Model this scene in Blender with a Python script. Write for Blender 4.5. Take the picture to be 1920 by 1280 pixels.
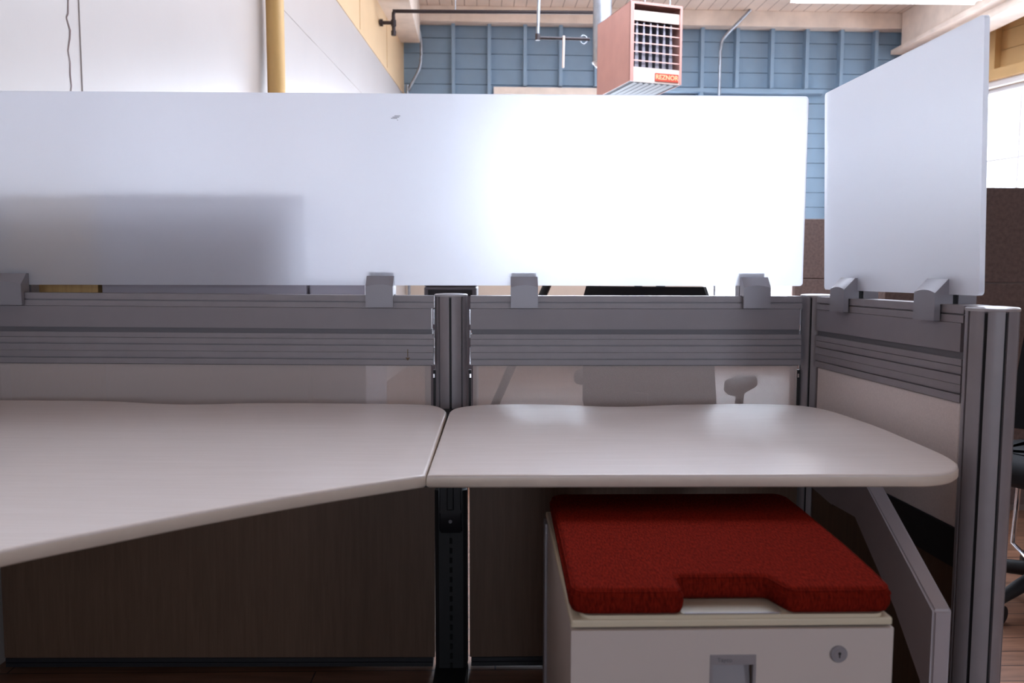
import bpy, bmesh, math, random
from mathutils import Vector, Matrix
random.seed(7)
S = bpy.context.scene
for o in list(bpy.data.objects): bpy.data.objects.remove(o)
COL = S.collection
PI = math.pi

# ------------------------------------------------------------------ camera
cam_d = bpy.data.cameras.new('camera'); cam = bpy.data.objects.new('camera', cam_d); COL.objects.link(cam)
cam_d.sensor_width = 36; cam_d.lens = 36*1500/1920; cam_d.clip_start = .02; cam_d.clip_end = 200
pitch, yaw, roll = math.atan(125/1500), math.radians(1.2), .002
F = Vector((math.sin(yaw)*math.cos(pitch), math.cos(yaw)*math.cos(pitch), -math.sin(pitch)))
R = Vector((math.cos(yaw), -math.sin(yaw), 0)); U = R.cross(F)
R2 = R*math.cos(roll)+U*math.sin(roll); U2 = -R*math.sin(roll)+U*math.cos(roll)
M = Matrix((R2, U2, -F)).transposed().to_4x4(); M.translation = Vector((0, 0, 1.06))
cam.matrix_world = M
cam_d.dof.use_dof = True; cam_d.dof.focus_distance = 1.95; cam_d.dof.aperture_fstop = 6.3
S.camera = cam

# ------------------------------------------------------------------ world, daylight, exposure
w = bpy.data.worlds.new('World'); S.world = w; w.use_nodes = True
bg = w.node_tree.nodes['Background']
bg.inputs[0].default_value = (.76, .85, 1, 1); bg.inputs[1].default_value = 13
S.view_settings.view_transform = 'Standard'; S.view_settings.look = 'None'
S.view_settings.gamma = 1; S.view_settings.use_curve_mapping = False
S.view_settings.exposure = 0.0

def portal(name, loc, rot, sx, sy):
    d = bpy.data.lights.new(name, 'AREA'); d.shape = 'RECTANGLE'; d.size = sx; d.size_y = sy
    d.cycles.is_portal = True
    o = bpy.data.objects.new(name, d); COL.objects.link(o); o.location = loc; o.rotation_euler = rot
    return o

# ------------------------------------------------------------------ helpers
def lin(c):
    return tuple(((v/255)/12.92 if v/255 <= .04045 else ((v/255+.055)/1.055)**2.4) for v in c)+(1,)
def nt(m): return m.node_tree.nodes, m.node_tree.links
def mat(name, rgb, rough=.5, metal=0, spec=.5, coat=0, noise=0, nscale=8, bump=0, bscale=200):
    """rgb is 0-255 display colour of the paint itself"""
    m = bpy.data.materials.new(name); m.use_nodes = True
    n, l = nt(m); b = n['Principled BSDF']
    b.inputs['Base Color'].default_value = lin(rgb); b.inputs['Roughness'].default_value = rough
    b.inputs['Metallic'].default_value = metal; b.inputs['Specular IOR Level'].default_value = spec
    b.inputs['Coat Weight'].default_value = coat
    tc = n.new('ShaderNodeTexCoord')
    if noise:
        t = n.new('ShaderNodeTexNoise'); t.inputs['Scale'].default_value = nscale; t.inputs['Detail'].default_value = 6
        l.new(tc.outputs['Object'], t.inputs['Vector'])
        r = n.new('ShaderNodeValToRGB'); c = lin(rgb)
        r.color_ramp.elements[0].position = .3; r.color_ramp.elements[1].position = .75
        r.color_ramp.elements[0].color = tuple(v*(1-noise) for v in c[:3])+(1,)
        r.color_ramp.elements[1].color = tuple(min(1, v*(1+noise*.5)) for v in c[:3])+(1,)
        l.new(t.outputs['Fac'], r.inputs['Fac']); l.new(r.outputs['Color'], b.inputs['Base Color'])
    if bump:
        t = n.new('ShaderNodeTexNoise'); t.inputs['Scale'].default_value = bscale
        l.new(tc.outputs['Object'], t.inputs['Vector'])
        bp = n.new('ShaderNodeBump'); bp.inputs['Strength'].default_value = bump; bp.inputs['Distance'].default_value = .002
        l.new(t.outputs['Fac'], bp.inputs['Height']); l.new(bp.outputs['Normal'], b.inputs['Normal'])
    return m
def math_node(n, l, op, a, b=None, clamp=False):
    x = n.new('ShaderNodeMath'); x.operation = op; x.use_clamp = clamp
    for i, v in enumerate((a, b)):
        if v is None: continue
        if isinstance(v, (int, float)): x.inputs[i].default_value = v
        else: l.new(v, x.inputs[i])
    return x.outputs[0]
def add_lines(m, axis, period, width, dark, offset=0, soft=None):
    """thin joint lines every period along an object axis, mixed over the base colour"""
    n, l = nt(m); b = n['Principled BSDF']
    tc = n.new('ShaderNodeTexCoord'); sp = n.new('ShaderNodeSeparateXYZ'); l.new(tc.outputs['Object'], sp.inputs[0])
    v = math_node(n, l, 'ADD', sp.outputs[axis], 100*period-offset)
    v = math_node(n, l, 'MODULO', v, period)
    f = math_node(n, l, 'LESS_THAN', v, width)
    mx = n.new('ShaderNodeMix'); mx.data_type = 'RGBA'
    inp = b.inputs['Base Color']
    if inp.is_linked: l.new(inp.links[0].from_socket, mx.inputs['A'])
    else: mx.inputs['A'].default_value = inp.default_value
    mx.inputs['B'].default_value = lin(dark); l.new(f, mx.inputs['Factor'])
    l.new(mx.outputs['Result'], inp)
def wood(name, c1, c2, rough=.45, scale=(1, 1, 1), ns=12, coat=0):
    m = bpy.data.materials.new(name); m.use_nodes = True; n, l = nt(m); b = n['Principled BSDF']
    b.inputs['Roughness'].default_value = rough; b.inputs['Coat Weight'].default_value = coat
    tc = n.new('ShaderNodeTexCoord'); mp = n.new('ShaderNodeMapping'); mp.inputs['Scale'].default_value = scale
    l.new(tc.outputs['Object'], mp.inputs[0])
    t = n.new('ShaderNodeTexNoise'); t.inputs['Scale'].default_value = ns; t.inputs['Detail'].default_value = 8
    t.inputs['Roughness'].default_value = .6; t.inputs['Distortion'].default_value = .4
    l.new(mp.outputs[0], t.inputs['Vector'])
    r = n.new('ShaderNodeValToRGB'); r.color_ramp.elements[0].position = .32; r.color_ramp.elements[1].position = .7
    r.color_ramp.elements[0].color = lin(c1); r.color_ramp.elements[1].color = lin(c2)
    l.new(t.outputs['Fac'], r.inputs[0]); l.new(r.outputs[0], b.inputs['Base Color'])
    return m

class MB:
    def __init__(s): s.bm = bmesh.new()
    def box(s, x0, x1, y0, y1, z0, z1, bev=0):
        vs = [s.bm.verts.new((x, y, z)) for x in (x0, x1) for y in (y0, y1) for z in (z0, z1)]
        fs = [s.bm.faces.new([vs[i] for i in q]) for q in ((0, 1, 3, 2), (4, 6, 7, 5), (0, 4, 5, 1), (2, 3, 7, 6), (0, 2, 6, 4), (1, 5, 7, 3))]
        if bev:
            es = list({e for f in fs for e in f.edges})
            bmesh.ops.bevel(s.bm, geom=es, offset=bev, segments=2, affect='EDGES', profile=.5)
        return s
    def prism(s, pts, a0, a1, axis='x'):
        """polygon pts extruded from a0 to a1 along axis (pts are the two other coordinates in xyz order)"""
        def P(p, a): return {'x': (a, p[0], p[1]), 'y': (p[0], a, p[1]), 'z': (p[0], p[1], a)}[axis]
        A = [s.bm.verts.new(P(p, a0)) for p in pts]; B = [s.bm.verts.new(P(p, a1)) for p in pts]
        k = len(pts)
        s.bm.faces.new(A); s.bm.faces.new(B[::-1])
        for i in range(k): s.bm.faces.new((A[i], B[i], B[(i+1) % k], A[(i+1) % k]))
        return s
    def loft(s, rings, cap0=True, cap1=True):
        R_ = [[s.bm.verts.new(p) for p in r] for r in rings]; k = len(R_[0])
        for a, b in zip(R_, R_[1:]):
            for i in range(k): s.bm.faces.new((a[i], a[(i+1) % k], b[(i+1) % k], b[i]))
        if cap0: s.bm.faces.new(R_[0][::-1])
        if cap1: s.bm.faces.new(R_[-1])
        return s
    def tube(s, path, r, seg=12):
        path = [Vector(p) for p in path]; rings = []
        up = Vector((0, 0, 1))
        for i, p in enumerate(path):
            d = (path[min(i+1, len(path)-1)]-path[max(i-1, 0)]).normalized()
            a = d.cross(up)
            if a.length < .05: a = d.cross(Vector((0, 1, 0)))
            if a.length < .05: a = d.cross(Vector((1, 0, 0)))
            a.normalize(); b = d.cross(a)
            if i and a.dot(pa) < 0: a, b = -a, -b
            pa = a
            rr = r[i] if isinstance(r, (list, tuple)) else r
            rings.append([tuple(p+a*rr*math.cos(t*2*PI/seg)+b*rr*math.sin(t*2*PI/seg)) for t in range(seg)])
        return s.loft(rings)
    def cyl(s, x, y, z0, z1, r, seg=24, r1=None):
        r1 = r if r1 is None else r1
        return s.loft([[(x+q*math.cos(t*2*PI/seg), y+q*math.sin(t*2*PI/seg), z) for t in range(seg)] for z, q in ((z0, r), (z1, r1))])
    def build(s, name, m, parent=None, smooth=None, mw=None):
        bmesh.ops.recalc_face_normals(s.bm, faces=s.bm.faces)
        me = bpy.data.meshes.new(name); s.bm.to_mesh(me); s.bm.free()
        if smooth:
            for p in me.polygons: p.use_smooth = True
            try: me.set_sharp_from_angle(angle=math.radians(smooth))
            except Exception: pass
        me.materials.append(m)
        o = bpy.data.objects.new(name, me); COL.objects.link(o)
        if parent: o.parent = parent
        return o
def tag(o, label=None, cat=None, group=None, kind=None):
    if label: o['label'] = label
    if cat: o['category'] = cat
    if group: o['group'] = group
    if kind: o['kind'] = kind
    return o
def thing(name, label, cat, loc=(0, 0, 0), rot=(0, 0, 0), group=None):
    o = bpy.data.objects.new(name, None); COL.objects.link(o); o.location = loc; o.rotation_euler = rot
    o.empty_display_size = .1
    return tag(o, label, cat, group)
def struct(o): o['kind'] = 'structure'; return o
def copy_tree(o, parent=None):
    c = o.copy(); COL.objects.link(c)
    if parent: c.parent = parent
    for ch in list(o.children): copy_tree(ch, c)
    return c
def smooth_path(pts, closed=False, sub=6):
    P = [Vector(p) for p in pts]; n = len(P); out = []
    rng = range(n) if closed else range(n-1)
    for i in rng:
        g = (lambda j: P[j % n]) if closed else (lambda j: P[max(0, min(n-1, j))])
        p0, p1, p2, p3 = g(i-1), g(i), g(i+1), g(i+2)
        for k in range(sub):
            t = k/sub
            out.append(.5*((2*p1)+(p2-p0)*t+(2*p0-5*p1+4*p2-p3)*t*t+(3*p1-p0-3*p2+p3)*t**3))
    if not closed: out.append(P[-1])
    return [tuple(v) for v in out]
def round_rect(x0, x1, y0, y1, r, seg=6):
    out = []
    for cx, cy, a in ((x1-r, y0+r, -90), (x1-r, y1-r, 0), (x0+r, y1-r, 90), (x0+r, y0+r, 180)):
        for k in range(seg+1):
            t = math.radians(a+90*k/seg); out.append((cx+r*math.cos(t), cy+r*math.sin(t)))
    return out
def inset(pts, d):
    n = len(pts); out = []
    for i in range(n):
        a, b, c = Vector(pts[i-1]), Vector(pts[i]), Vector(pts[(i+1) % n])
        e1 = (b-a).normalized(); e2 = (c-b).normalized()
        n1 = Vector((-e1.y, e1.x)); n2 = Vector((-e2.y, e2.x)); m_ = (n1+n2)
        if m_.length < 1e-6: m_ = n1
        m_.normalize(); k = max(.5, m_.dot(n1)); v = b+m_*(d/k); out.append((v.x, v.y))
    return out
def text_mesh(txt, size, m, parent, name, ext=.0004, bold=0):
    cu = bpy.data.curves.new(name, 'FONT'); cu.body = txt; cu.size = size; cu.extrude = ext; cu.offset = bold
    cu.align_x = 'CENTER'; cu.align_y = 'CENTER'
    t = bpy.data.objects.new('tmp', cu); COL.objects.link(t)
    bpy.context.view_layer.update()
    me = bpy.data.meshes.new_from_object(t.evaluated_get(bpy.context.evaluated_depsgraph_get()))
    bpy.data.objects.remove(t); me.materials.clear(); me.materials.append(m)
    o = bpy.data.objects.new(name, me); COL.objects.link(o); o.parent = parent
    return o

# ------------------------------------------------------------------ materials
ALU = mat('silver_paint', (150, 144, 148), .42, .12, noise=.05, nscale=30, bump=.05, bscale=900)
ALU2 = mat('silver_paint_plate', (144, 138, 143), .45, .1, noise=.04, nscale=20)
CLIP = mat('clip_silver', (150, 147, 153), .38, .3, bump=.04, bscale=1500)
CAPM = mat('cap_silver', (190, 188, 192), .3, .3)
DARKSLOT = mat('slot_dark', (112, 110, 115), .5, .2)
BLACK = mat('black_paint', (34, 34, 38), .4)
BLACKPL = mat('black_plastic', (20, 20, 23), .55)
BLACKFAB = mat('black_fabric', (18, 18, 21), .95, bump=.5, bscale=700)
CHROME = mat('chrome', (220, 220, 225), .12, 1)
STEEL = mat('galvanised_steel', (165, 172, 182), .35, .8, noise=.25, nscale=14)
LAMINATE = wood('maple_laminate', (92, 68, 52), (106, 80, 63), .45, (14, 14, .7), 9)
WHITEMEL = wood('white_ash_laminate', (230, 217, 210), (237, 225, 219), .27, (1.2, 30, 1), 6)
BANDM = mat('edge_band_cream', (226, 210, 195), .4, noise=.06, nscale=25)
PEDM = mat('cream_powder_coat', (208, 196, 190), .42, bump=.05, bscale=1200)
PEDTOP = mat('cream_enamel', (216, 203, 178), .4)
FABRIC = mat('oatmeal_fabric', (236, 222, 217), .9, noise=.07, nscale=300, bump=.4, bscale=900)
BROWNFAB = mat('brown_wool', (116, 97, 92), .95, noise=.28, nscale=60, bump=.5, bscale=300)
GREYCAB = mat('grey_cabinet', (168, 160, 166), .5, .1)
BEIGE = mat('beige_boards', (205, 188, 172), .55, noise=.05)
CREAMW = mat('cream_beam_paint', (243, 228, 214), .55, noise=.16, nscale=5, bump=.2, bscale=20)
TANW = mat('tan_boards', (214, 176, 120), .5, noise=.06, nscale=6)
BLUEW = mat('blue_boards', (130, 156, 178), .55, noise=.08, nscale=4)
BLUESTUD = mat('blue_stud', (134, 160, 182), .5, noise=.06, nscale=4)
COPPER = mat('copper_brown_enamel', (196, 146, 136), .4, .1, noise=.08, nscale=8)
HEATCREAM = mat('heater_cream', (216, 196, 184), .5)
NAMEM = mat('nameplate_red', (186, 66, 44), .5)
NAMET = mat('nameplate_letters', (238, 190, 140), .5)
HOTMETAL = mat('bright_louvre', (150, 158, 164), .35, .3)
GASPIPE = mat('black_iron', (58, 50, 52), .5, .4)
WHITEP = mat('white_paint', (232, 230, 228), .4)
ORANGEW = wood('varnished_pine', (196, 122, 76), (214, 146, 98), .4, (8, 8, .8), 8)
MUSTARD = mat('mustard_paint', (212, 170, 106), .45, noise=.06, nscale=10)

def left_wall_mat():
    m = mat('cream_wall_gloss', (194, 185, 180), .36, noise=.04, nscale=2.2, coat=.6)
    n, l = nt(m); b = n['Principled BSDF']; b.inputs['Coat Roughness'].default_value = .33
    tc = n.new('ShaderNodeTexCoord')
    t = n.new('ShaderNodeTexNoise'); t.inputs['Scale'].default_value = 3; t.inputs['Detail'].default_value = 8
    mp = n.new('ShaderNodeMapping'); mp.inputs['Scale'].default_value = (1, 1, .35); l.new(tc.outputs['Object'], mp.inputs[0]); l.new(mp.outputs[0], t.inputs['Vector'])
    bp = n.new('ShaderNodeBump'); bp.inputs['Strength'].default_value = .25; bp.inputs['Distance'].default_value = .01
    l.new(t.outputs['Fac'], bp.inputs['Height']); l.new(bp.outputs['Normal'], b.inputs['Normal'])
    return m
WALLL = left_wall_mat()
WALLUP = mat('cream_plywood', (222, 190, 148), .5, noise=.06, nscale=3, coat=.15)
PLAIN = mat('room_cream', (150, 146, 146), .6, noise=.05)
CEILM = mat('ceiling_planks', (242, 226, 212), .55, noise=.14, nscale=3)
add_lines(CEILM, 0, .135, .006, (120, 92, 74))
def floor_mat():
    m = bpy.data.materials.new('worn_plank_floor'); m.use_nodes = True; n, l = nt(m); b = n['Principled BSDF']
    tc = n.new('ShaderNodeTexCoord')
    br = n.new('ShaderNodeTexBrick'); br.inputs['Scale'].default_value = 1
    br.inputs['Brick Width'].default_value = 1.3; br.inputs['Row Height'].default_value = .083; br.inputs['Mortar Size'].default_value = .002
    br.inputs['Color1'].default_value = lin((152, 108, 84)); br.inputs['Color2'].default_value = lin((130, 92, 72)); br.inputs['Mortar'].default_value = lin((50, 30, 22))
    br.offset = .37
    l.new(tc.outputs['Object'], br.inputs['Vector'])
    t = n.new('ShaderNodeTexNoise'); t.inputs['Scale'].default_value = 5; t.inputs['Detail'].default_value = 9
    mp = n.new('ShaderNodeMapping'); mp.inputs['Scale'].default_value = (1, 8, 1); l.new(tc.outputs['Object'], mp.inputs[0]); l.new(mp.outputs[0], t.inputs['Vector'])
    mx = n.new('ShaderNodeMix'); mx.data_type = 'RGBA'; mx.blend_type = 'MULTIPLY'; mx.inputs['Factor'].default_value = .7
    r = n.new('ShaderNodeValToRGB'); r.color_ramp.elements[0].position = .35; r.color_ramp.elements[1].position = .65
    r.color_ramp.elements[0].color = (.45, .42, .4, 1); r.color_ramp.elements[1].color = (1, 1, 1, 1)
    l.new(t.outputs['Fac'], r.inputs[0]); l.new(br.outputs['Color'], mx.inputs['A']); l.new(r.outputs[0], mx.inputs['B'])
    l.new(mx.outputs['Result'], b.inputs['Base Color']); b.inputs['Roughness'].default_value = .4
    return m
FLOORM = floor_mat()

def frosted_mat():
    m = bpy.data.materials.new('frosted_acrylic'); m.use_nodes = True; n, l = nt(m)
    n.remove(n['Principled BSDF']); out = n['Material Output']
    g = n.new('ShaderNodeBsdfGlass'); g.inputs['Roughness'].default_value = .65; g.inputs['IOR'].default_value = 1.2
    g.inputs['Color'].default_value = (.97, .98, 1, 1)
    t = n.new('ShaderNodeBsdfTranslucent'); t.inputs['Color'].default_value = (.95, .96, 1, 1)
    d = n.new('ShaderNodeBsdfDiffuse'); d.inputs['Color'].default_value = (.86, .87, .94, 1)
    gl = n.new('ShaderNodeBsdfGlossy'); gl.inputs['Roughness'].default_value = .4
    m1 = n.new('ShaderNodeMixShader'); m1.inputs[0].default_value = .3
    m2 = n.new('ShaderNodeMixShader'); m2.inputs[0].default_value = .32
    m3 = n.new('ShaderNodeMixShader'); m3.inputs[0].default_value = .04
    l.new(g.outputs[0], m1.inputs[1]); l.new(t.outputs[0], m1.inputs[2])
    l.new(m1.outputs[0], m2.inputs[1]); l.new(d.outputs[0], m2.inputs[2])
    l.new(m2.outputs[0], m3.inputs[1]); l.new(gl.outputs[0], m3.inputs[2])
    l.new(m3.outputs[0], out.inputs[0])
    return m
FROST = frosted_mat()

def mesh_mat():
    """woven mesh: round openings 2.8 mm apart in a grey-beige weave"""
    m = mat('perforated_mesh', (204, 191, 187), .7)
    n, l = nt(m); b = n['Principled BSDF']; out = n['Material Output']
    tc = n.new('ShaderNodeTexCoord'); sp = n.new('ShaderNodeSeparateXYZ'); l.new(tc.outputs['Object'], sp.inputs[0])
    k = 2*PI/.0030
    a = math_node(n, l, 'MULTIPLY', sp.outputs[0], k); c = math_node(n, l, 'MULTIPLY', sp.outputs[2], k)
    s1 = math_node(n, l, 'SINE', a); s2 = math_node(n, l, 'SINE', c)
    s = math_node(n, l, 'MULTIPLY', s1, s2)
    f = math_node(n, l, 'GREATER_THAN', s, .55)
    tr = n.new('ShaderNodeBsdfTransparent'); mx = n.new('ShaderNodeMixShader')
    l.new(f, mx.inputs[0]); l.new(b.outputs[0], mx.inputs[1]); l.new(tr.outputs[0], mx.inputs[2]); l.new(mx.outputs[0], out.inputs[0])
    return m
MESHM = mesh_mat()

def cushion_mat():
    m = bpy.data.materials.new('red_knit_fabric'); m.use_nodes = True; n, l = nt(m); b = n['Principled BSDF']
    tc = n.new('ShaderNodeTexCoord'); mp = n.new('ShaderNodeMapping'); mp.inputs['Scale'].default_value = (520, 110, 130)
    l.new(tc.outputs['Object'], mp.inputs[0])
    wv = n.new('ShaderNodeTexNoise'); wv.inputs['Scale'].default_value = 1; wv.inputs['Detail'].default_value = 2
    l.new(mp.outputs[0], wv.inputs['Vector'])
    r = n.new('ShaderNodeValToRGB'); r.color_ramp.elements[0].position = .3; r.color_ramp.elements[1].position = .7
    r.color_ramp.elements[0].color = lin((84, 18, 12)); r.color_ramp.elements[1].color = lin((128, 32, 20))
    l.new(wv.outputs['Fac'], r.inputs[0]); l.new(r.outputs[0], b.inputs['Base Color'])
    b.inputs['Roughness'].default_value = .95; b.inputs['Specular IOR Level'].default_value = .02
    b.inputs['Sheen Weight'].default_value = .0
    bp = n.new('ShaderNodeBump'); bp.inputs['Strength'].default_value = .6; bp.inputs['Distance'].default_value = .001
    l.new(wv.outputs['Fac'], bp.inputs['Height']); l.new(bp.outputs['Normal'], b.inputs['Normal'])
    return m
CUSHM = cushion_mat()
GLASSM = bpy.data.materials.new('window_glass'); GLASSM.use_nodes = True
_n, _l = nt(GLASSM); _n.remove(_n['Principled BSDF'])
_t = _n.new('ShaderNodeBsdfTransparent'); _g = _n.new('ShaderNodeBsdfGlossy'); _g.inputs['Roughness'].default_value = .02
_m = _n.new('ShaderNodeMixShader'); _m.inputs[0].default_value = .06
_l.new(_t.outputs[0], _m.inputs[1]); _l.new(_g.outputs[0], _m.inputs[2]); _l.new(_m.outputs[0], _n['Material Output'].inputs[0])
TUBEM = bpy.data.materials.new('lit_tube'); TUBEM.use_nodes = True
_b = TUBEM.node_tree.nodes['Principled BSDF']; _b.inputs['Emission Color'].default_value = (1, .98, .95, 1); _b.inputs['Emission Strength'].default_value = 6

# ------------------------------------------------------------------ room shell
def place_back(o): o.location = (-1.02, 9.2, 0); o.rotation_euler = (0, 0, .0245); return o
def at_back(x, y, z):
    c, s_ = math.cos(.0245), math.sin(.0245)
    return (-1.02+x*c-y*s_, 9.2+x*s_+y*c, z)
struct(MB().box(-3, 8, -5.5, 10.5, -.1, 0).build('floor', FLOORM))
SKX = (1.2, 4.4); SKY = (-6.1, -2.2)  # unseen roof opening, added to brighten the back wall, ceiling and desks
place_back(struct(MB().box(-3, 8.6, -15, SKY[0], 4.0, 4.1).box(-3, 8.6, SKY[1], 1.2, 4.0, 4.1).box(-3, SKX[0], SKY[0], SKY[1], 4.0, 4.1).box(SKX[1], 8.6, SKY[0], SKY[1], 4.0, 4.1).build('ceiling', CEILM)))
portal('added_skylight_portal', at_back(2.8, -4.15, 4.2), (0, 0, .0245), 3.2, 3.9)
# blue back wall, boards with real joints, openings for two windows (local x from the left corner)
ops = [(1.02, 3.30, .98, 3.06), (3.42, 4.54, .25, 3.0)]
b = MB(); z = 0.0
while z < 4.0:
    z1 = min(z+.168, 4.0)
    cuts = [-.4]
    for (a, c, lo, hi) in ops:
        if z+.02 < hi and z1-.02 > lo: cuts += [a, c]
    cuts.append(6.4)
    for i in range(0, len(cuts), 2): b.box(cuts[i], cuts[i+1], 0, .03, z+.003, z1-.003)
    z = z1
for (a, c) in ((-.4, 1.02), (3.30, 3.42), (4.54, 6.4)): b.box(a, c, .025, .2, 0, 4)
for (a, c, lo, hi) in ops: b.box(a, c, .025, .2, 0, lo); b.box(a, c, .025, .2, hi, 4)
wb = place_back(struct(b.build('wall_back', BLUEW)))
for k in range(14):
    x = .35+.4*k+.2
    over = any(a-.05 < x < c+.05 for (a, c, _, _) in ops)
    MB().box(x-.02, x+.02, -.09, 0, 3.17 if over else 1.0, 3.9, .003).build('stud', BLUESTUD, wb)
MB().box(2.3, 4.75, -.095, 0, 3.12, 3.165, .003).build('header_plate', BLUESTUD, wb)
MB().box(1.0, 2.3, -.05, 0, 3.08, 3.16, .003).build('window_header', CREAMW, wb)
bd = MB()
for i in range(6): bd.box(0, 3.40, -.03, 0, i*.158+.003, i*.158+.155)
bd.build('lower_boarding', BEIGE, wb)
place_back(struct(MB().box(-.1, 6.2, -.16, -.01, 3.83, 4.0, .006).build('trim_1', CREAMW)))      # header beam under ceiling
place_back(struct(MB().box(-.35, .19, -12, -.17, 3.59, 3.995, .008).build('trim_2', CREAMW)))    # left ceiling beam
rb = place_back(struct(MB().box(5.58, 5.9, -12, -.18, 3.62, 3.995, .008).build('trim_3', CREAMW)))  # right ceiling beam
MB().box(5.53, 5.95, -12, -.05, 3.57, 3.62, .006).build('ledge', CREAMW, rb)
MB().box(5.66, 5.95, -12, -.05, 3.49, 3.57, .006).build('lower_board', CREAMW, rb)
def window(n, x0, x1, z0, z1, nx, nz, frm, place, glass=True):
    e = place(struct(MB().box(x0, x1, .11, .115, z0, z1).build('window_%d' % n, GLASSM)))
    f = MB(); t = .045
    f.box(x0, x0+t, .03, .14, z0, z1).box(x1-t, x1, .03, .14, z0, z1).box(x0+t, x1-t, .03, .14, z0, z0+t).box(x0+t, x1-t, .03, .14, z1-t, z1)
    f.build('window_frame', frm, e)
    g = MB()
    for i in range(1, nx): x = x0+(x1-x0)*i/nx; g.box(x-.012, x+.012, .09, .105, z0+t, z1-t)
    for i in range(1, nz): zz = z0+(z1-z0)*i/nz; g.box(x0+t, x1-t, .088, .104, zz-.012, zz+.012)
    g.build('muntin', frm, e)
    return e
window(1, 1.02, 3.30, .98, 3.06, 4, 3, WHITEP, place_back)
w2 = window(2, 3.42, 4.54, .25, 3.0, 2, 4, WHITEP, place_back)
MB().box(4.54, 4.60, -.04, .03, .2, 3.05, .004).build('window_casing', ORANGEW, w2)
MB().box(3.36, 3.42, -.04, .03, .2, 3.05, .004).build('window_casing', BEIGE, w2)
portal('back_window_portal', at_back(2.78, .3, 1.85), (-PI/2, 0, .0245), 3.7, 2.9)

sk = place_back(struct(MB().box(*SKX, *SKY, 4.05, 4.055).build('window_7', GLASSM)))  # pane of the added skylight, out of view
g = MB()
for x in (2.0, 2.8, 3.6): g.box(x-.02, x+.02, *SKY, 4.0, 4.05)
g.build('glazing_bar', WHITEP, sk)
# angled tan wall beside the right end of the back wall
AX, AY = 4.97, 9.36; ang = math.atan2(-.4, .136)
def place_ang(o): o.location = (AX, AY, 0); o.rotation_euler = (0, 0, ang); return o
b = MB(); Lw = 5.1; o1 = (.35, 2.7, 1.55, 3.03)
z = 0
while z < 4.0:
    z1 = min(z+.2, 4.0)
    if z+.02 < o1[3] and z1-.02 > o1[2]:
        b.box(-.3, o1[0], 0, .03, z+.003, z1-.003); b.box(o1[1], Lw, 0, .03, z+.003, z1-.003)
    else: b.box(-.3, Lw, 0, .03, z+.003, z1-.003)
    z = z1
b.box(-.3, o1[0], .03, .2, 0, 4).box(o1[1], Lw, .03, .2, 0, 4).box(o1[0], o1[1], .03, .2, 0, o1[2]).box(o1[0], o1[1], .03, .2, o1[3], 4)
wa = place_ang(struct(b.build('wall_angled', TANW)))
for x in (.1, .90, 1.45, 2.3, 3.1, 3.9): MB().box(x-.02, x+.05, -.09, 0, 3.2, 3.9, .003).build('stud', TANW, wa)
MB().box(-.1, Lw, -.11, 0, 3.09, 3.2, .004).build('ledge', TANW, wa)
MB().box(-.1, Lw, -.11, 0, 3.9, 3.99, .004).build('top_plate', CREAMW, wa)
MB().box(.3, 2.75, -.06, 0, 3.03, 3.09, .004).build('window_header', WHITEP, wa)
window(3, *o1, 3, 2, WHITEP, place_ang)
portal('angled_window_portal', tuple(Vector((AX, AY, 2.29))+Matrix.Rotation(ang, 3, 'Z') @ Vector((1.52, .3, 0))), (-PI/2, 0, ang), 2.45, 1.6)
# right, rear walls (behind the photographer), rear wall has invented windows for front fill
struct(MB().box(6.62, 6.8, -5, 4.7, 0, 4).build('wall_right', PLAIN))
RW = [(-.6, .6), (2.4, 3.5)]; rz = (.8, 2.2)
b = MB(); xs = [-2.2]+[v for p in RW for v in p]+[6.8]
for i in range(0, len(xs), 2): b.box(xs[i], xs[i+1], -5.2, -5, 0, 4)
for a, c in RW: b.box(a, c, -5.2, -5, 0, rz[0]); b.box(a, c, -5.2, -5, rz[1], 4)
struct(b.build('wall_rear', PLAIN))
for i, (a, c) in enumerate(RW):
    def pl(o): o.location = (0, -5, 0); o.rotation_euler = (0, 0, PI); return o
    window(4+i, -c, -a, rz[0], rz[1], 3, 2, WHITEP, pl)  # unseen, added and sized to fill front-facing surfaces with light
    portal('rear_fill_portal', ((a+c)/2, -5.3, sum(rz)/2), (PI/2, 0, 0), c-a+.1, rz[1]-rz[0]+.1)
# left wall: runs along the whole room, slightly oblique; local x runs from the back corner towards the viewer
LA = math.atan2(-7.13, -.33); 
def place_l(o): o.location = (-1.02, 9.2, 0); o.rotation_euler = (0, 0, LA); return o
# in this frame local +y points to the room side
wl = place_l(struct(MB().box(-.2, 14.6, -.2, 0, 0, 3.08).build('wall_left', WALLL)))
up = MB(); 
for k in range(12): up.box(-.2 if k == 0 else k*1.25+.012-.2, (k+1)*1.25-.2-.012, -.03, -.004, 3.085, 4)
up.box(-.2, 14.6, -.2, -.03, 3.08, 4)
up.build('upper_panel', WALLUP, wl)
MB().box(-.2, 14.6, -.001, .006, 3.06, 3.085).build('seam_bead', WALLUP, wl)
MB().box(-.2, 5.0, -.001, .004, 2.58, 2.595).build('seam_bead', WALLL, wl)
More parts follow.
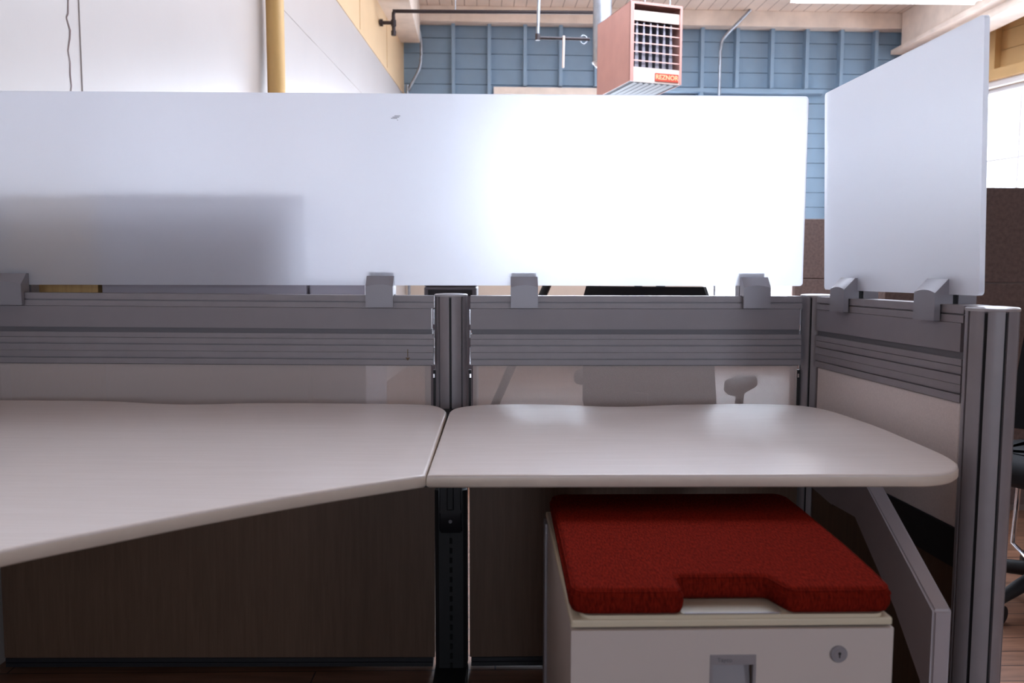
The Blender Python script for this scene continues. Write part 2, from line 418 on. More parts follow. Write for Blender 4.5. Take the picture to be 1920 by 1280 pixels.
# plaster joint with a wandering crack, on the wall near the partition
random.seed(3)
def crack(y0, z0, z1, wdt, amp, nm, m_):
    g = MB(); zz = z0; x = y0; pts = []
    while zz < z1: pts.append((x, zz)); x = y0+random.uniform(-amp, amp); zz += random.uniform(.015, .05)
    Lp = [(p[0]-wdt/2*random.uniform(.5, 1.4), p[1]) for p in pts]; Rp = [(p[0]+wdt/2*random.uniform(.5, 1.4), p[1]) for p in pts]
    for i in range(len(pts)-1):
        q = [Lp[i], Rp[i], Rp[i+1], Lp[i+1]]
        g.bm.faces.new([g.bm.verts.new((a, .0015, c)) for a, c in q])
    return g.build(nm, m_, wl)
CRACKM = mat('crack_shadow', (120, 96, 92), .8)
crack(6.62, .0, 3.04, .006, .011, 'crack', CRACKM)
MB().box(6.42, 6.56, -.001, .0035, 0, 3.05, .001).build('joint_compound', WALLL, wl)
# round post against the left wall
pc = thing('pipe_column', 'mustard painted round column standing against the cream left wall', 'column', (-1.175, 4.42, 0))
MB().cyl(0, 0, 0, 3.59, .047, 32).build('shaft', MUSTARD, pc, smooth=40)
MB().cyl(0, 0, 0, .02, .09, 32).build('base_plate', MUSTARD, pc)

# ------------------------------------------------------------------ partition posts
def post(name_label, x, y, top, cat='post', grp=None):
    t = thing('partition_post', name_label, cat, (x, y, 0), group=grp)
    r = .0425; pts = []
    for k in range(8):
        a0 = -90+45*k
        for da, rr in ((-4.2, r), (-4.0, r-.008), (4.0, r-.008), (4.2, r)):
            a = math.radians(a0+da); pts.append((rr*math.cos(a), rr*math.sin(a)))
        for da in (8, 14, 20, 25, 31, 37):
            a = math.radians(a0+da); pts.append((r*math.cos(a), r*math.sin(a)))
    MB().prism(pts, .012, top-.006, 'z').build('extrusion', ALU, t, smooth=30)
    MB().cyl(0, 0, .012, top-.010, r-.0045, 32).build('groove_insert', BLACKPL, t, smooth=40)
    c = MB().loft([[(q*math.cos(i*2*PI/48), q*math.sin(i*2*PI/48), z_) for i in range(48)] for q, z_ in ((r+.0004, top-.007), (r+.0012, top-.006), (r+.0012, top-.002), (r-.002, top), (r*.5, top+.0015))])
    c.build('cap', CAPM, t, smooth=50)
    MB().cyl(0, 0, 0, .012, .03, 24).build('leveling_foot', BLACKPL, t)
    return t
g_post = None
post('silver grooved round post where the two desks meet', -.116, 2.105, 1.010)
post('silver grooved corner post behind the right desk', .855, 2.105, 1.010)
post('silver grooved end post nearest the viewer at right', .894, 1.42, 1.004)

# ------------------------------------------------------------------ partition panels
def rail_profile(z0, z1, grooves, front=.027, dp=.007):
    """rectangle in (y,z) with V grooves on the front and back"""
    f = [(-front, z0)]
    for g, wd in sorted(grooves): f += [(-front, g-wd/2), (-front+dp, g-wd/2), (-front+dp, g+wd/2), (-front, g+wd/2)]
    f.append((-front, z1)); bk = [(-y, z) for y, z in f[::-1]]
    return f+bk
def panel(label, loc, rot, L, fabric, black_mid, feet=()):
    t = thing('partition_panel', label, 'partition', loc, rot)
    x0, x1 = .009, L-.009
    MB().prism(rail_profile(.973, 1.0055, [(.9885, .0032)]), x0, x1).build('top_rail', ALU, t)
    MB().prism(rail_profile(.9185, .9722, []), x0, x1-.006).build('rail_plate', ALU2, t)
    MB().box(x0+.004, x1-.004, -.0215, .0215, .9055, .9185).build('slot', DARKSLOT, t)
    MB().prism(rail_profile(.8245, .9055, [(.8925, .0013), (.8765, .0032), (.8405, .0032), (.858, .0007)]), x0, x1).build('slotted_rail', ALU, t)
    MB().box(x0+.003, x1-.003, -.02, .02, .8225, .8245).build('seam', BLACKPL, t)
    if fabric is MESHM:
        MB().box(x0+.006, x1-.006, -.0205, -.0200, .53, .8225).build('mesh_tile', fabric, t)
        zb = .53
    else:
        MB().box(x0+.006, x1-.004, -.022, .022, .585, .8225, .003).build('fabric_tile', fabric, t); zb = .585
    MB().box(x0, x1, -.024, .024, zb-.075 if black_mid else zb-.03, zb).build('middle_rail', BLACK, t)
    zl = zb-.075 if black_mid else zb-.03
    MB().box(x0-.004, x1+.004, -.02, .02, .032, zl).build('laminate_tile', LAMINATE, t)
    MB().prism(rail_profile(.008, .032, [(.02, .002)], .024), x0, x1).build('base_rail', BLACK, t)
    for xe in (x0+.001, x1-.001):
        # punched steel connector strips in the gap beside the post
        s_ = MB(); sg = -1 if xe < L/2 else 1
        e0, e1 = sorted((xe, xe+sg*.004))
        for za, zc in ((.93, .97), (.895, .915), (.825, .87), (.79, .80)): s_.box(e0, e1, -.012, .0, za, zc)
        s_.build('connector_strip', CHROME, t)
        MB().box(*sorted((xe, xe+sg*.007)), -.010, .010, .60, .81).build('hinge_strip', BLACKPL, t)
    return t
# right of the centre post
panel('grey railed mesh partition panel behind the right desk, between two posts', (-.116+.0425, 2.105, 0), (0, 0, 0), .855+.116-.085, MESHM, False)
# left of the centre post: built from x=0 going left, sits 0.4 degrees out of level
Lp = 1.155
pl_ = panel('long grey railed mesh partition panel behind the left desk', (-.116-.0425-Lp, 2.105, .0075), (0, .0066, 0), Lp, MESHM, False)
STAIN = mat('rust_stain', (112, 92, 70), .8)
g = MB().box(1.079, 1.081, -.0275, -.0269, .846, .866).box(1.0745, 1.0855, -.0275, -.0269, .8425, .8445)
g.prism([(1.076, .8425), (1.078, .838), (1.080, .8365), (1.082, .838), (1.084, .8425)], -.0275, -.0269, 'y')
g.build('stain', STAIN, pl_)
# right wing
dx, dy = .892-.855, 1.42-2.105; ra = math.atan2(dy, dx); Lr = math.hypot(dx, dy)
ux, uy = dx/Lr, dy/Lr
pr_ = panel('short side partition panel with oatmeal fabric beside the right desk', (.855+ux*.0425, 2.105+uy*.0425, 0), (0, 0, ra), Lr-.071, FABRIC, True)
MB().cyl(.017, 0, 0, .0006, .004, 20).build('screw', CHROME, pr_)
for o in list(pr_.children):
    if o.name.startswith('screw'):
        o.rotation_euler = (PI/2, 0, 0); o.location = (.0, -.0185, .912)

# ------------------------------------------------------------------ screens and clips
def screen(label, loc, rot, x0, x1, z0, z1):
    pts = round_rect(x0, x1, z0, z1, .009)
    b = MB().prism(pts, -.005, .005, 'y')
    o = b.build('frosted_screen', FROST); o.location = loc; o.rotation_euler = rot
    return tag(o, label, 'screen')
screen('long frosted white acrylic screen clipped above the back partition', (0, 2.105, 0), (0, 0, 0), -1.31, .811, 1.032, 1.522)
sc1 = bpy.data.objects['frosted_screen']
SCUFF = mat('scuff_grey', (150, 152, 156), .8)
g = MB()
for a, c, h in ((-.268, -.252, 1.4595), (-.264, -.247, 1.4625), (-.259, -.244, 1.4655), (-.252, -.250, 1.455)): g.box(a, c, -.0054, -.0049, h-.0008, h+.0008)
g.build('scuff', SCUFF, sc1)
s2 = screen('short frosted white acrylic screen clipped above the right side partition', (.853, 2.105, 0), (0, 0, 0), .05, .674, 1.024, 1.519)
s2.matrix_world = Matrix.Translation((.853, 2.105, 1.024)) @ Matrix.Rotation(math.atan2(-.67, .027), 4, 'Z') @ Matrix.Rotation(.032, 4, 'X') @ Matrix.Translation((0, 0, -1.024))

def clip_proto():
    t = thing('screen_clip', '', 'clip')
    W = .035; n_ = 14; rings = []
    b = MB()
    for i in range(n_+1):
        u = -1+2*i/n_; k = 1.0275+.006*(1-u*u)
        prof = [(-.031, .9745), (-.043, .9745), (-.043, k), (-.0165, 1.055), (-.0065, 1.055), (-.0065, 1.03), (-.006, 1.0065), (-.031, 1.0065)]
        rings.append([(u*W, y, z) for y, z in prof])
    b.loft(rings); b.build('front_clamp', CLIP, t, smooth=25)
    prof = [(.031, .9745), (.043, .9745), (.043, 1.03), (.018, 1.065), (.0065, 1.065), (.0065, 1.03), (.0065, 1.0065), (.031, 1.0065)]
    MB().prism(prof, -W*.93, W*.93).build('back_clamp', CLIP, t)
    MB().box(-W*.8, W*.8, -.0062, .0063, 1.0065, 1.0315).build('spacer', BLACKPL, t)
    return t
cp = clip_proto()
spots = [(-1.24, 0, 'silver screen clip at the far left end of the long screen', .0065),
         (-.298, 0, 'silver screen clip just left of the centre post', .0015),
         (.075, 0, 'silver screen clip just right of the centre post', 0),
         (.679, 0, 'silver screen clip on the back partition near the corner post', 0)]
for i, (x, _, lb, dz) in enumerate(spots):
    c = cp if i == 0 else copy_tree(cp)
    c.location = (x, 2.105, dz); c['label'] = lb; c['group'] = 'clips holding the long screen'
for s_, lb in ((.19, 'silver screen clip on the side partition near the corner post'), (.548, 'silver screen clip on the side partition near the front end post')):
    c = copy_tree(cp); c.location = (.855+ux*s_, 2.105+uy*s_, -.001); c.rotation_euler = (0, 0, ra)
    c['label'] = lb; c['group'] = 'clips holding the short side screen'

# ------------------------------------------------------------------ desks
def desk_top(label, outline, loc, rot, top=.74, th=.0225):
    t = thing('desk', label, 'desk', loc, rot)
    a = sum(outline[i][0]*outline[(i+1) % len(outline)][1]-outline[(i+1) % len(outline)][0]*outline[i][1] for i in range(len(outline)))
    if a < 0: outline = outline[::-1]
    def ring(d, z_): return [(p[0], p[1], z_) for p in inset(outline, d)]
    MB().loft([ring(.0008, top-th+.004), ring(.0008, top-.004), ring(.0014, top-.0018), ring(.0032, top-.0004), ring(.0055, top)]).build('tabletop', WHITEMEL, t, smooth=60)
    MB().loft([ring(.012, top-th), ring(.004, top-th+.001), ring(0, top-th+.005), ring(0, top-.0065), ring(.0006, top-.0042), ring(.006, top-.0046)], cap1=False).build('edge_band', BANDM, t, smooth=60)
    return t
back_r = [(.52, 1.966), (.44, 1.957), (.37, 1.940), (.301, 1.930), (.23, 1.942), (.161, 1.962), (.09, 1.970), (.02, 1.968), (-.038, 1.957), (-.078, 1.932), (-.100, 1.90), (-.108, 1.86)]
right_side = [(.656, 1.257), (.700, 1.257), (.742, 1.272), (.778, 1.306), (.798, 1.35), (.808, 1.42), (.812, 1.52), (.815, 1.66), (.806, 1.80), (.792, 1.88), (.762, 1.935), (.712, 1.960), (.63, 1.972)]
out_r = [(-.1105, 1.262)]+[(x, 1.262-.005*(x+.11)/.77) for x in (.1, .3, .5)]+smooth_path([p+(0,) for p in right_side+back_r], sub=4)
out_r = [(p[0], p[1]) for p in out_r]
dr = desk_top('right rectangular white laminate desk over the red cushioned pedestal', out_r, (0, 0, 0), (0, 0, 0))
back_l = [(-.1165, 1.86), (-.126, 1.90), (-.146, 1.94), (-.18, 1.962), (-.26, 1.972), (-.40, 1.975), (-.50, 1.978), (-.60, 1.972), (-.68, 1.957), (-.76, 1.949), (-.84, 1.960), (-.93, 1.985), (-1.02, 1.996), (-1.15, 1.998), (-1.24, 1.998)]
front_l = [(-.114, 1.264), (-.259, 1.170), (-.382, 1.078), (-.485, .990), (-.57, .912), (-.64, .82), (-.69, .70), (-.71, .5), (-.72, .3)]
fl = [(p[0], p[1]) for p in smooth_path([p+(0,) for p in front_l], sub=5)]
bl = [(p[0], p[1]) for p in smooth_path([p+(0,) for p in back_l], sub=4)]
out_l = bl+[(-1.27, 1.99), (-1.30, 1.6), (-1.33, .9), (-1.34, .3)]+fl[::-1]
# same 0.4 degree lean as the partition behind it, turned about the joint
dl = desk_top('left corner white laminate desk with long curved front edge', out_l, (0, 0, 0), (0, 0, 0))
sl = .0066
dl.rotation_euler = (0, sl, 0); dl.location = (-.1175+.115*math.cos(sl), 0, -.115*math.sin(sl))
# supports fixed under the desks
lg = MB().prism([(1.202, 0), (1.202, .536), (1.45, .675), (1.51, .716), (1.86, .716), (1.86, .61), (1.60, .590), (1.483, .604), (1.322, .489), (1.228, .408), (1.228, 0)], .688, .718)
e = [x for x in lg.bm.edges]
bmesh.ops.bevel(lg.bm, geom=e, offset=.004, segments=3, affect='EDGES')
lg.build('leg', mat('leg_silver', (178, 170, 175), .36, .08), dr, smooth=40)
MB().box(.680, .744, 1.19, 1.80, 0.0, .018, .004).build('foot', BLACKPL, dr)
lgl = MB()
lgl.tube([(-1.1, .5, 0), (-1.1, .5, .716)], .03, 20)
lgl.build('leg', ALU, dl, smooth=40)
MB().cyl(-1.27, 1.5, 0, .716, .03, 20).build('leg', ALU, dl, smooth=40)
# slotted bracket clamped to the centre post, carries both desks
cb = thing('desk_bracket', 'black slotted bracket running down the centre post under the desks', 'bracket', (-.116, 2.105, 0))
pf = [(-.042, -.030), (-.042, -.052), (-.032, -.058), (-.003, -.058), (-.003, -.055), (.003, -.055), (.003, -.058), (.032, -.058), (.042, -.052), (.042, -.030)]
MB().prism(pf, .004, .50, 'z').build('channel', BLACKPL, cb)
sl_ = MB(); z_ = .02
while z_ < .36: sl_.box(-.0036, .0036, -.0585, -.057, z_, z_+.014); z_ += .026
sl_.build('slot_row', mat('slot_void', (3, 3, 3), .9), cb)
hd = MB().prism([(-.058, .385), (-.075, .405), (-.080, .45), (-.085, .70), (-.045, .715), (-.045, .385)], -.030, .030)
bmesh.ops.bevel(hd.bm, geom=list(hd.bm.edges), offset=.004, segments=2, affect='EDGES')
hd.build('clamp_head', BLACK, cb, smooth=40)
MB().box(-.009, .009, -.0865, -.0795, .455, .64, .003).build('clamp_groove', BLACKPL, cb)
sc = MB().tube([(0, -.078, .425), (0, -.0835, .425)], .0048, 20).build('screw', DARKSLOT, cb, smooth=40)
MB().box(-.044, .044, -.30, -.03, 0, .02, .003).build('foot', BLACKPL, cb)
MB().box(-.28, .28, -.30, -.04, .692, .7045, .003).build('support_plate', BLACK, cb)

# ------------------------------------------------------------------ pedestal with cushion
pd = thing('mobile_pedestal', 'cream steel drawer pedestal on the floor under the right desk', 'drawer pedestal', (.0925, .94, 0), (0, 0, math.radians(.3)))
PW, PD, PH = .398, .455, .640
MB().box(.001, PW-.001, .020, PD, .03, PH-.010, .002).build('body', PEDM, pd)
MB().box(0, PW, .003, PD, PH-.010, PH, .0025).build('top_panel', PEDTOP, pd)
for z0, z1 in ((.345, PH-.012), (.04, .340)):
    d_ = MB()
    hx0, hx1 = .171, .228; hz1 = z1-.032; hz0 = hz1-.085
    d_.box(0, hx0, 0, .019, z0, z1).box(hx1, PW, 0, .019, z0, z1).box(hx0, hx1, 0, .019, hz1, z1).box(hx0, hx1, 0, .019, z0, hz0)
    dd = d_.build('drawer_front', PEDM, pd)
    h = MB()
    h.box(hx0, hx1, -.0012, .004, hz1-.0125, hz1, .0005).box(hx0, hx1, -.0012, .004, hz0, hz0+.006)
    h.box(hx0, hx0+.0035, -.0012, .004, hz0+.006, hz1-.0125).box(hx1-.0035, hx1, -.0012, .004, hz0+.006, hz1-.0125)
    h.prism([(.0185, hz1-.0125), (.016, hz1-.0125), (.004, hz0+.006), (.0185, hz0+.006)], hx0+.0035, hx1-.0035)
    h.build('handle', ALU, dd)
    if z1 > .5:
        tx = text_mesh('Tayco', .0075, DARKSLOT, dd, 'embossed_text', .0002)
        tx.rotation_euler = (PI/2, 0, 0); tx.location = (hx0+.018, -.0014, hz1-.0062)
        lk = MB().tube([(.330, .004, z1-.032), (.330, -.0025, z1-.032), (.330, -.0035, z1-.032)], [.0105, .0105, .0095], 28).build('lock', CLIP, dd, smooth=40)
        MB().tube([(.330, -.003, z1-.032), (.330, -.0042, z1-.032)], .0072, 24).build('lock_barrel', ALU, dd, smooth=40)
        MB().tube([(.330, -.004, z1-.0302), (.330, -.0046, z1-.0302)], .0019, 12).build('keyhole', BLACKPL, dd)
        MB().box(.3292, .3308, -.0046, -.004, z1-.0355, z1-.032).build('keyhole', BLACKPL, dd)
for x in (.035, PW-.035):
    for y in (.05, PD-.05): MB().tube([(x-.008, y, .0205), (x+.008, y, .0205)], .0205, 20).build('caster', BLACKPL, pd, smooth=40)
MB().box(-.004, .001, PD-.035, PD-.002, .03, PH-.012, .001).build('side_pull', CLIP, pd)

cu = thing('seat_cushion', 'red knit fabric cushion with a front notch on top of the pedestal', 'cushion', (.0925, .94, PH))
fr = .004
def cush_outline():
    pts = []
    def arc(cx, cy, r, a0, a1, n_=6):
        for k in range(n_+1):
            a = math.radians(a0+(a1-a0)*k/n_); pts.append((cx+r*math.cos(a), cy+r*math.sin(a)))
    arc(.022, fr+.022, .022, 180, 270)
    for k in range(1, 6): pts.append((.022+(.122-.022)*k/6, fr))
    arc(.128, fr+.010, .010, -90, 0, 4)
    arc(.148, .040, .010, 180, 90, 4)
    for k in range(1, 6): pts.append((.148+(.246-.148)*k/6, .050))
    arc(.246, .040, .010, 90, 0, 4)
    arc(.278, fr+.012, .012, 205, 270, 4)
    for k in range(1, 6): pts.append((.278+(.378-.278)*k/6, fr))
    arc(.378, fr+.022, .022, -90, 0)
    pts.extend([(.405, .08), (.410, .16), (.413, .26), (.416, .35)])
    arc(.392, .415, .024, 0, 90)
    for k in range(1, 8): pts.append((.392-(.392-.03)*k/8, .439))
    arc(.028, .415, .024, 90, 180)
    pts.extend([(.003, .33), (.002, .22), (.001, .1)])
    return pts
co = cush_outline()
def cring(d, z_): return [(p[0], p[1], z_) for p in inset(co, d)]
cb_ = MB().loft([cring(.010, .004), cring(.002, .007), cring(-.001, .013), cring(-.002, .021), cring(-.001, .028), cring(.002, .0335), cring(.0055, .0365), cring(.0085, .0375), cring(.0092, .0376)])
cb_.build('padding', CUSHM, cu, smooth=70)
seam = MB()
path = [(p[0], p[1], .0338) for p in inset(co, .0022)]
seam.tube(path+[path[0]], .0012, 6); seam.build('top_piping', CUSHM, cu, smooth=60)
seam = MB(); path = [(p[0], p[1], .0265) for p in inset(co, -.0014)]
seam.tube(path+[path[0]], .0010, 6); seam.build('side_piping', CUSHM, cu, smooth=60)
MB().prism(round_rect(.012, .390, .006, .43, .015), 0, .0045, 'z').build('base_tray', PEDTOP, cu)
MB().prism(round_rect(.135, .262, .006, .052, .008), .0045, .0058, 'z').build('grip_plate', mat('grip_beige', (168, 158, 142), .4), cu)
MB().box(.14, .257, .006, .009, .0056, .0066).build('grip_lip', ALU, cu)

# ------------------------------------------------------------------ heater hung from ceiling
ht = thing('unit_heater', 'copper brown gas unit heater hanging from the ceiling before the blue wall', 'heater', (.987, 6.0, 2.482), (0, 0, .287))
HW, HD, HH = .425, .60, .572; e_ = .028
s_ = MB()
s_.box(0, .006, 0, HD, 0, HH).box(HW-.006, HW, 0, HD, 0, HH).box(0, HW, 0, HD, HH-.006, HH).box(0, HW, HD-.006, HD, 0, HH)
s_.box(0, e_, -.004, .012, 0, HH).box(HW-.018, HW, -.004, .012, 0, HH).box(e_, HW-.018, -.004, .012, HH-.018, HH)
s_.build('cabinet', COPPER, ht)
MB().box(e_, HW-.018, .012, .02, HH-.13, HH-.058).build('upper_panel', HEATCREAM, ht)
lp = MB().box(e_, HW-.018, .0, .012, 0, .105).build('lower_panel', HEATCREAM, ht)
npl = MB().box(.205, HW-.026, -.006, -.0, .012, .072, .001).build('nameplate', NAMEM, lp)
tx = text_mesh('REZNOR', .0475, NAMET, npl, 'lettering', .0008, .0006); tx.rotation_euler = (PI/2, 0, 0); tx.location = (.302, -.0066, .042); tx.scale = (1.0, 1, 1)
DARKIN = mat('heater_dark_inside', (38, 38, 50), .6)
MB().box(.006, HW-.006, .2, .22, .006, HH-.006).build('baffle', DARKIN, ht)
HXM = mat('heat_exchanger_steel', (150, 146, 156), .35, .8)
for k in range(6):
    x = e_+.028+k*.056
    MB().loft([[(x-.004, .03, .085), (x+.030, .03, .085), (x+.030, .19, .085), (x-.004, .19, .085)], [(x+.008, .03, .45), (x+.018, .03, .45), (x+.018, .19, .45), (x+.008, .19, .45)]]).build('exchanger_tube', HXM, ht)
for k in range(5):
    zz = .150+k*.064
    MB().prism([(.004, zz), (.012, zz), (.014, zz+.007), (.006, zz+.007)], e_, HW-.018).build('louvre', COPPER, ht)
for k in range(7):
    xx = e_+.02+k*.05
    MB().prism([(xx, .0), (xx+.022, -.010), (xx+.024, -.008), (xx+.002, .002)], .02, HD-.02, 'y').build('bottom_louvre', HOTMETAL, ht)
MB().box(.006, HW-.006, .01, HD-.006, .004, .006).build('bottom_pan', DARKIN, ht)
for x, y in ((.05, .1), (HW-.05, .1), (.05, HD-.08), (HW-.05, HD-.08)):
    MB().tube([(x, y, HH), (x, y, 4.0-2.482-.002)], .005, 8).build('hanger_rod', STEEL, ht)

dc = thing('flue_duct', 'round galvanised flue duct rising behind the copper heater', 'duct', (.895, 6.88, 2.83))
MB().cyl(0, 0, 0, 1.168, .078, 32).build('pipe', STEEL, dc, smooth=40)
MB().cyl(0, 0, .55, .57, .082, 32).build('joint_band', STEEL, dc, smooth=40)
MB().cyl(0, 0, -.03, .01, .050, 24, .082).build('end_cap', WHITEP, dc, smooth=40)

gp = thing('gas_pipe', 'black iron gas pipe running from left wall to heater below ceiling', 'pipe', (-.955, 7.75, 3.518))
MB().tube(smooth_path([(0, 0, -.205), (0, 0, -.08), (0, 0, -.02), (.02, 0, 0), (.08, 0, .001), (1.0, 0, .002), (2.03, 0, .004)], sub=4), .017, 12).build('run', GASPIPE, gp, smooth=60)
MB().tube([(-.125, 0, -.105), (0, 0, -.105)], .017, 12).build('branch', GASPIPE, gp, smooth=60)
MB().cyl(0, 0, -.135, -.08, .025, 16).build('tee_fitting', GASPIPE, gp, smooth=60)
MB().cyl(0, 0, -.22, -.18, .024, 16).build('end_cap', GASPIPE, gp, smooth=60)
MB().tube([(-.128, 0, -.105), (-.10, 0, -.105)], .033, 16).build('wall_flange', GASPIPE, gp)
MB().tube([(.58, 0, .02), (.58, 0, .478)], .004, 8).build('hanger_rod', STEEL, gp)

vp = thing('drop_pipe', 'grey conduit dropping from ceiling to a black pipe by the heater', 'pipe', (.345, 6.7, 2.985))
MB().tube([(.022, 0, 1.013), (.010, 0, .40), (0, 0, .02)], .014, 12).build('conduit', STEEL, vp, smooth=60)
MB().tube([(-.012, 0, 0), (.425, 0, -.008)], .013, 12).build('pipe_arm', GASPIPE, vp, smooth=60)
MB().cyl(0, 0, -.02, .03, .02, 16).build('elbow', GASPIPE, vp, smooth=60)
MB().tube([(.212, -.016, .012), (.208, -.016, -.24)], .010, 10).build('pull_stick', HEATCREAM, vp, smooth=60)
MB().tube([(.375+.028*math.cos(a*PI/8), 0, -.012+.034*math.sin(a*PI/8)) for a in range(17)], .005, 8).build('pipe_clamp', STEEL, vp, smooth=60)

c1 = thing('wall_conduit', 'bent silver conduit on the blue wall in the left corner', 'conduit', (0, 9.05, 0))
MB().tube(smooth_path([(-.972, -.05, 3.995), (-.86, -.05, 3.78), (-.825, 0, 3.66), (-.815, 0, 3.54), (-.818, 0, 3.42), (-.845, 0, 3.30), (-.955, 0, 3.08), (-.97, 0, 2.9), (-.97, 0, .3)], sub=5), .016, 12).build('tube', STEEL, c1, smooth=60)
c2 = thing('wall_conduit', 'bent silver conduit on the blue wall right of the heater', 'conduit', (0, 9.10, 0))
MB().tube(smooth_path([(2.83, .0, 3.995), (2.70, 0, 3.86), (2.55, 0, 3.70), (2.512, 0, 3.60), (2.505, 0, 3.4), (2.503, 0, 3.0), (2.50, .0, 2.0), (2.50, 0, .3)], sub=5), .017, 12).build('tube', STEEL, c2, smooth=60)
wp = thing('sprinkler_pipe', 'short white pipe on tan wall near the upper right', 'pipe', (5.12, 7.76, 3.60))
MB().tube([(0, 0, 0), (.35, -.5, .1), (1.0, -1.5, .2)], .022, 12).build('tube', WHITEP, wp, smooth=60)
MB().cyl(0, 0, 0, .10, .012, 10).cyl(0, 0, .095, .108, .035, 12).build('hanger', GASPIPE, wp)

# ceiling light: suspended fluorescent strip
fx = thing('strip_light', 'white fluorescent strip light hanging under the ceiling at upper right', 'ceiling light', (1.95, 6.0, 3.085), (0, 0, 0))
MB().prism([(-.12, .0), (.12, 0), (.05, .08), (-.05, .08)], .25, 1.62).build('reflector', WHITEP, fx)
MB().tube([(.27, -.04, -.008), (1.60, -.04, -.008)], .0125, 12).build('tube', TUBEM, fx, smooth=60)
MB().tube([(.27, .05, -.008), (1.60, .05, -.008)], .0125, 12).build('tube', TUBEM, fx, smooth=60)
for x in (.5, 1.4): MB().tube([(x, 0, .08), (x, 0, .934)], .004, 8).build('hanger_rod', STEEL, fx)

# ------------------------------------------------------------------ things beyond the partition
fc = thing('filing_cabinet', 'grey steel filing cabinet close behind the long screen at left', 'filing cabinet', (-1.062, 2.185, 0))
MB().box(0, .55, 0, .46, .03, 1.275, .004).build('body', GREYCAB, fc)
MB().box(.01, .54, 0.02, .44, 0, .03).build('plinth', BLACK, fc)
for k in range(3):
    d_ = MB().box(.006, .544, .46, .478, .06+k*.405, .45+k*.405, .003).build('drawer_front', GREYCAB, fc)
    MB().box(.2, .375, .478, .49, .36+k*.405, .385+k*.405, .003).build('handle', CLIP, d_)
bk = thing('bookcase', 'tan wooden bookcase between the left wall and the grey filing cabinet', 'bookcase', (-1.318, 2.19, 0))
bm_ = wood('tan_birch', (176, 140, 88), (196, 160, 106), .45, (10, 10, .8), 8)
MB().box(0, .018, 0, .3, 0, 1.27).build('side_panel', bm_, bk); MB().box(.226, .244, 0, .3, 0, 1.27).build('side_panel', bm_, bk)
MB().box(.018, .226, 0, .008, 0, 1.27).build('back_panel', bm_, bk)
for z_ in (.06, .45, .85, 1.252): MB().box(.018, .226, .008, .3, z_, z_+.018).build('shelf', bm_, bk)
lc = thing('low_cabinet', 'lower grey steel cabinet standing beside the tall filing cabinet', 'cabinet', (-.505, 2.19, 0))
MB().box(0, .15, 0, .42, .02, 1.045, .004).build('body', GREYCAB, lc)
MB().box(.012, .138, .42, .435, .04, 1.03, .003).build('door', GREYCAB, lc)
pb = thing('printer', 'dark grey office printer with white label seen under the long screen', 'printer', (-.355, 4.0, 0))
MB().box(0, .262, 0, .4, .02, 1.0, .008).box(.0, .262, .0, .4, 1.0, 1.035, .01).build('body', mat('printer_grey', (98, 94, 100), .5), pb)
MB().box(.08, .122, -.002, .001, 1.008, 1.018).build('label_plate', WHITEP, pb)
MB().box(.02, .24, -.002, .01, .955, .985).build('paper_slot', BLACKPL, pb)
ts = thing('tripod_stand', 'black tripod stand with one slanted leg seen under the screen', 'stand', (.59, 3.95, 0))
for a, nm in ((180, 0), (300, 0), (60, 0)):
    ca, sa = math.cos(math.radians(a)), math.sin(math.radians(a))
    MB().tube([(.77*ca, .77*sa, 0), (.02*ca, .02*sa, 1.74)], .021, 12).build('leg', BLACKPL, ts, smooth=40)
MB().cyl(0, 0, 1.68, 1.78, .035, 20).build('hub', BLACKPL, ts, smooth=40)

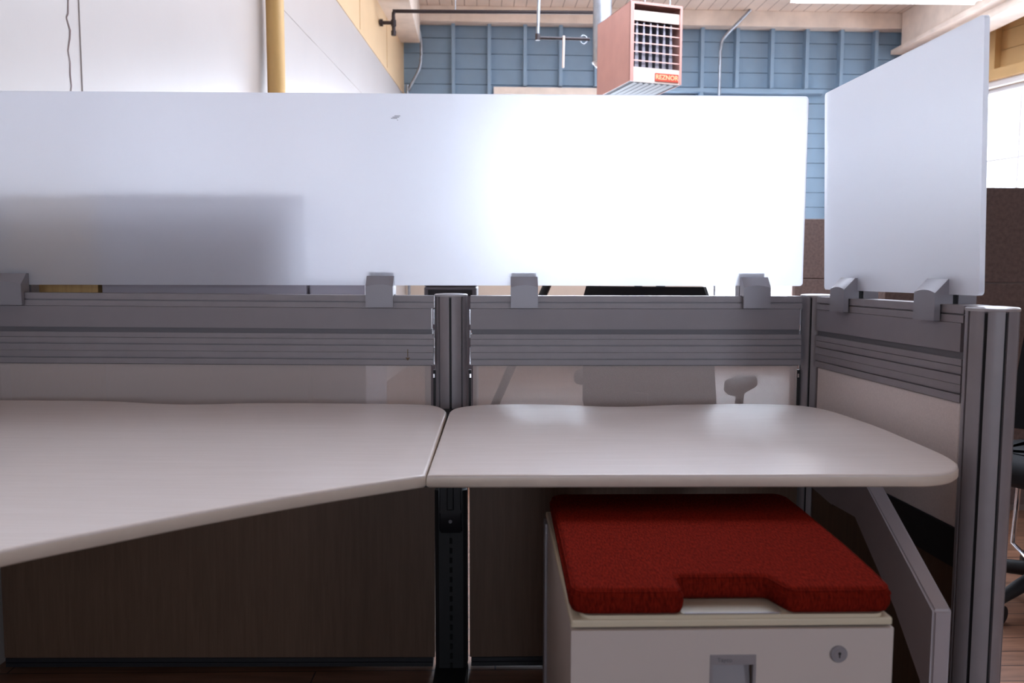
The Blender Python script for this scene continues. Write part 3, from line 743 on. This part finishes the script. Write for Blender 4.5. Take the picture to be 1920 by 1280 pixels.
def task_chair(label, loc, rz, back_h, back_w=.43, arms=True):
    t = thing('office_chair', label, 'chair', loc, (0, 0, rz))
    # five-star base
    for k in range(5):
        a = math.radians(72*k+20); ca, sa = math.cos(a), math.sin(a)
        MB().tube([(.03*ca, .03*sa, .10), (.17*ca, .17*sa, .085), (.30*ca, .30*sa, .065)], [.026, .022, .016], 12).build('base_arm', BLACKPL, t, smooth=50)
        cs = MB().tube([(.30*ca-.02*sa, .30*sa+.02*ca, .028), (.30*ca+.02*sa, .30*sa-.02*ca, .028)], .028, 16)
        cs.build('caster', BLACKPL, t, smooth=40)
    MB().cyl(0, 0, .06, .26, .03, 20).cyl(0, 0, .26, .40, .018, 20).build('gas_lift', BLACK, t, smooth=40)
    st = round_rect(-.24, .24, -.23, .23, .08)
    def rg(d, z_): return [(p[0], p[1], z_) for p in inset(st, d)]
    MB().loft([rg(.04, .40), rg(.005, .42), rg(0, .45), rg(.01, .475), rg(.05, .487), rg(.12, .490)]).build('seat', BLACKFAB, t, smooth=60)
    # backrest: slightly curved slab, narrower at the top
    rows = []
    for i in range(13):
        v = i/12; z_ = .52+(back_h-.52)*v; hw = back_w/2*(1.06-.10*v)*(1 if .04 < v < .96 else .95)
        y_ = -.23-.06*v
        rows.append([(hw*u, y_+.045*u*u+(.02 if s2_ else -.02), z_) for s2_, us in ((0, [-1, -.75, -.5, -.25, 0, .25, .5, .75, 1]), (1, [1, .75, .5, .25, 0, -.25, -.5, -.75, -1])) for u in us])
    MB().loft(rows).build('backrest', BLACKFAB, t, smooth=50)
    MB().box(-.03, .03, -.285, -.255, .40, .62, .004).box(-.03, .03, -.285, -.05, .385, .405, .003).build('back_support', BLACKPL, t)
    if arms:
        for s3 in (-1, 1):
            MB().tube(smooth_path([(s3*.20, .0, .41), (s3*.28, .0, .43), (s3*.30, 0, .52), (s3*.31, 0, .64)], sub=4), .016, 12).build('arm_post', BLACKPL, t, smooth=50)
            ap = round_rect(s3*.31-.042, s3*.31+.042, -.13, .13, .04)
            MB().loft([[(p[0], p[1], z_+(-.35*max(0, abs(p[1])-.04))) for p in inset(ap, d)] for d, z_ in ((.008, .640), (0, .65), (0, .672), (.006, .682), (.02, .687))]).build('armrest', BLACKPL, t, smooth=50)
    return t
task_chair('black task chair right behind the mesh of the back partition', (.68, 3.20, 0), math.radians(-30), 1.018, .50)
rc = task_chair('black task chair with chrome struts at the right edge beyond the front post', (1.80, 2.50, 0), math.radians(118), .95, .46)
for sx, sy in ((-.2, .19), (.2, .19), (.2, -.19), (-.2, -.19)):
    MB().tube([(sx, sy, .42), (sx*1.15, sy*1.15, .09), (sx*.6, sy*.6, .085)], .009, 10).build('chrome_strut', CHROME, rc, smooth=50)

def office_partition(label, x0, x1, y, top, seam_z):
    t = thing('fabric_partition', label, 'partition', (x0, y, 0))
    MB().box(0, x1-x0, 0, .05, seam_z+.0025, top, .004).build('upper_tile', BROWNFAB, t)
    MB().box(0, x1-x0, 0, .05, .03, seam_z-.0025, .004).build('lower_tile', BROWNFAB, t)
    MB().box(0.004, x1-x0-.004, .006, .044, 0, top-.006).build('frame', mat('brown_frame', (128, 112, 106), .5), t)
    return t
office_partition('dark brown wool partition at the right edge behind the side screen', 1.72, 4.0, 3.5, 1.445, 1.028)
office_partition('brown wool partition seen between the two frosted screens', 2.07, 3.6, 5.5, 1.447, 1.036)
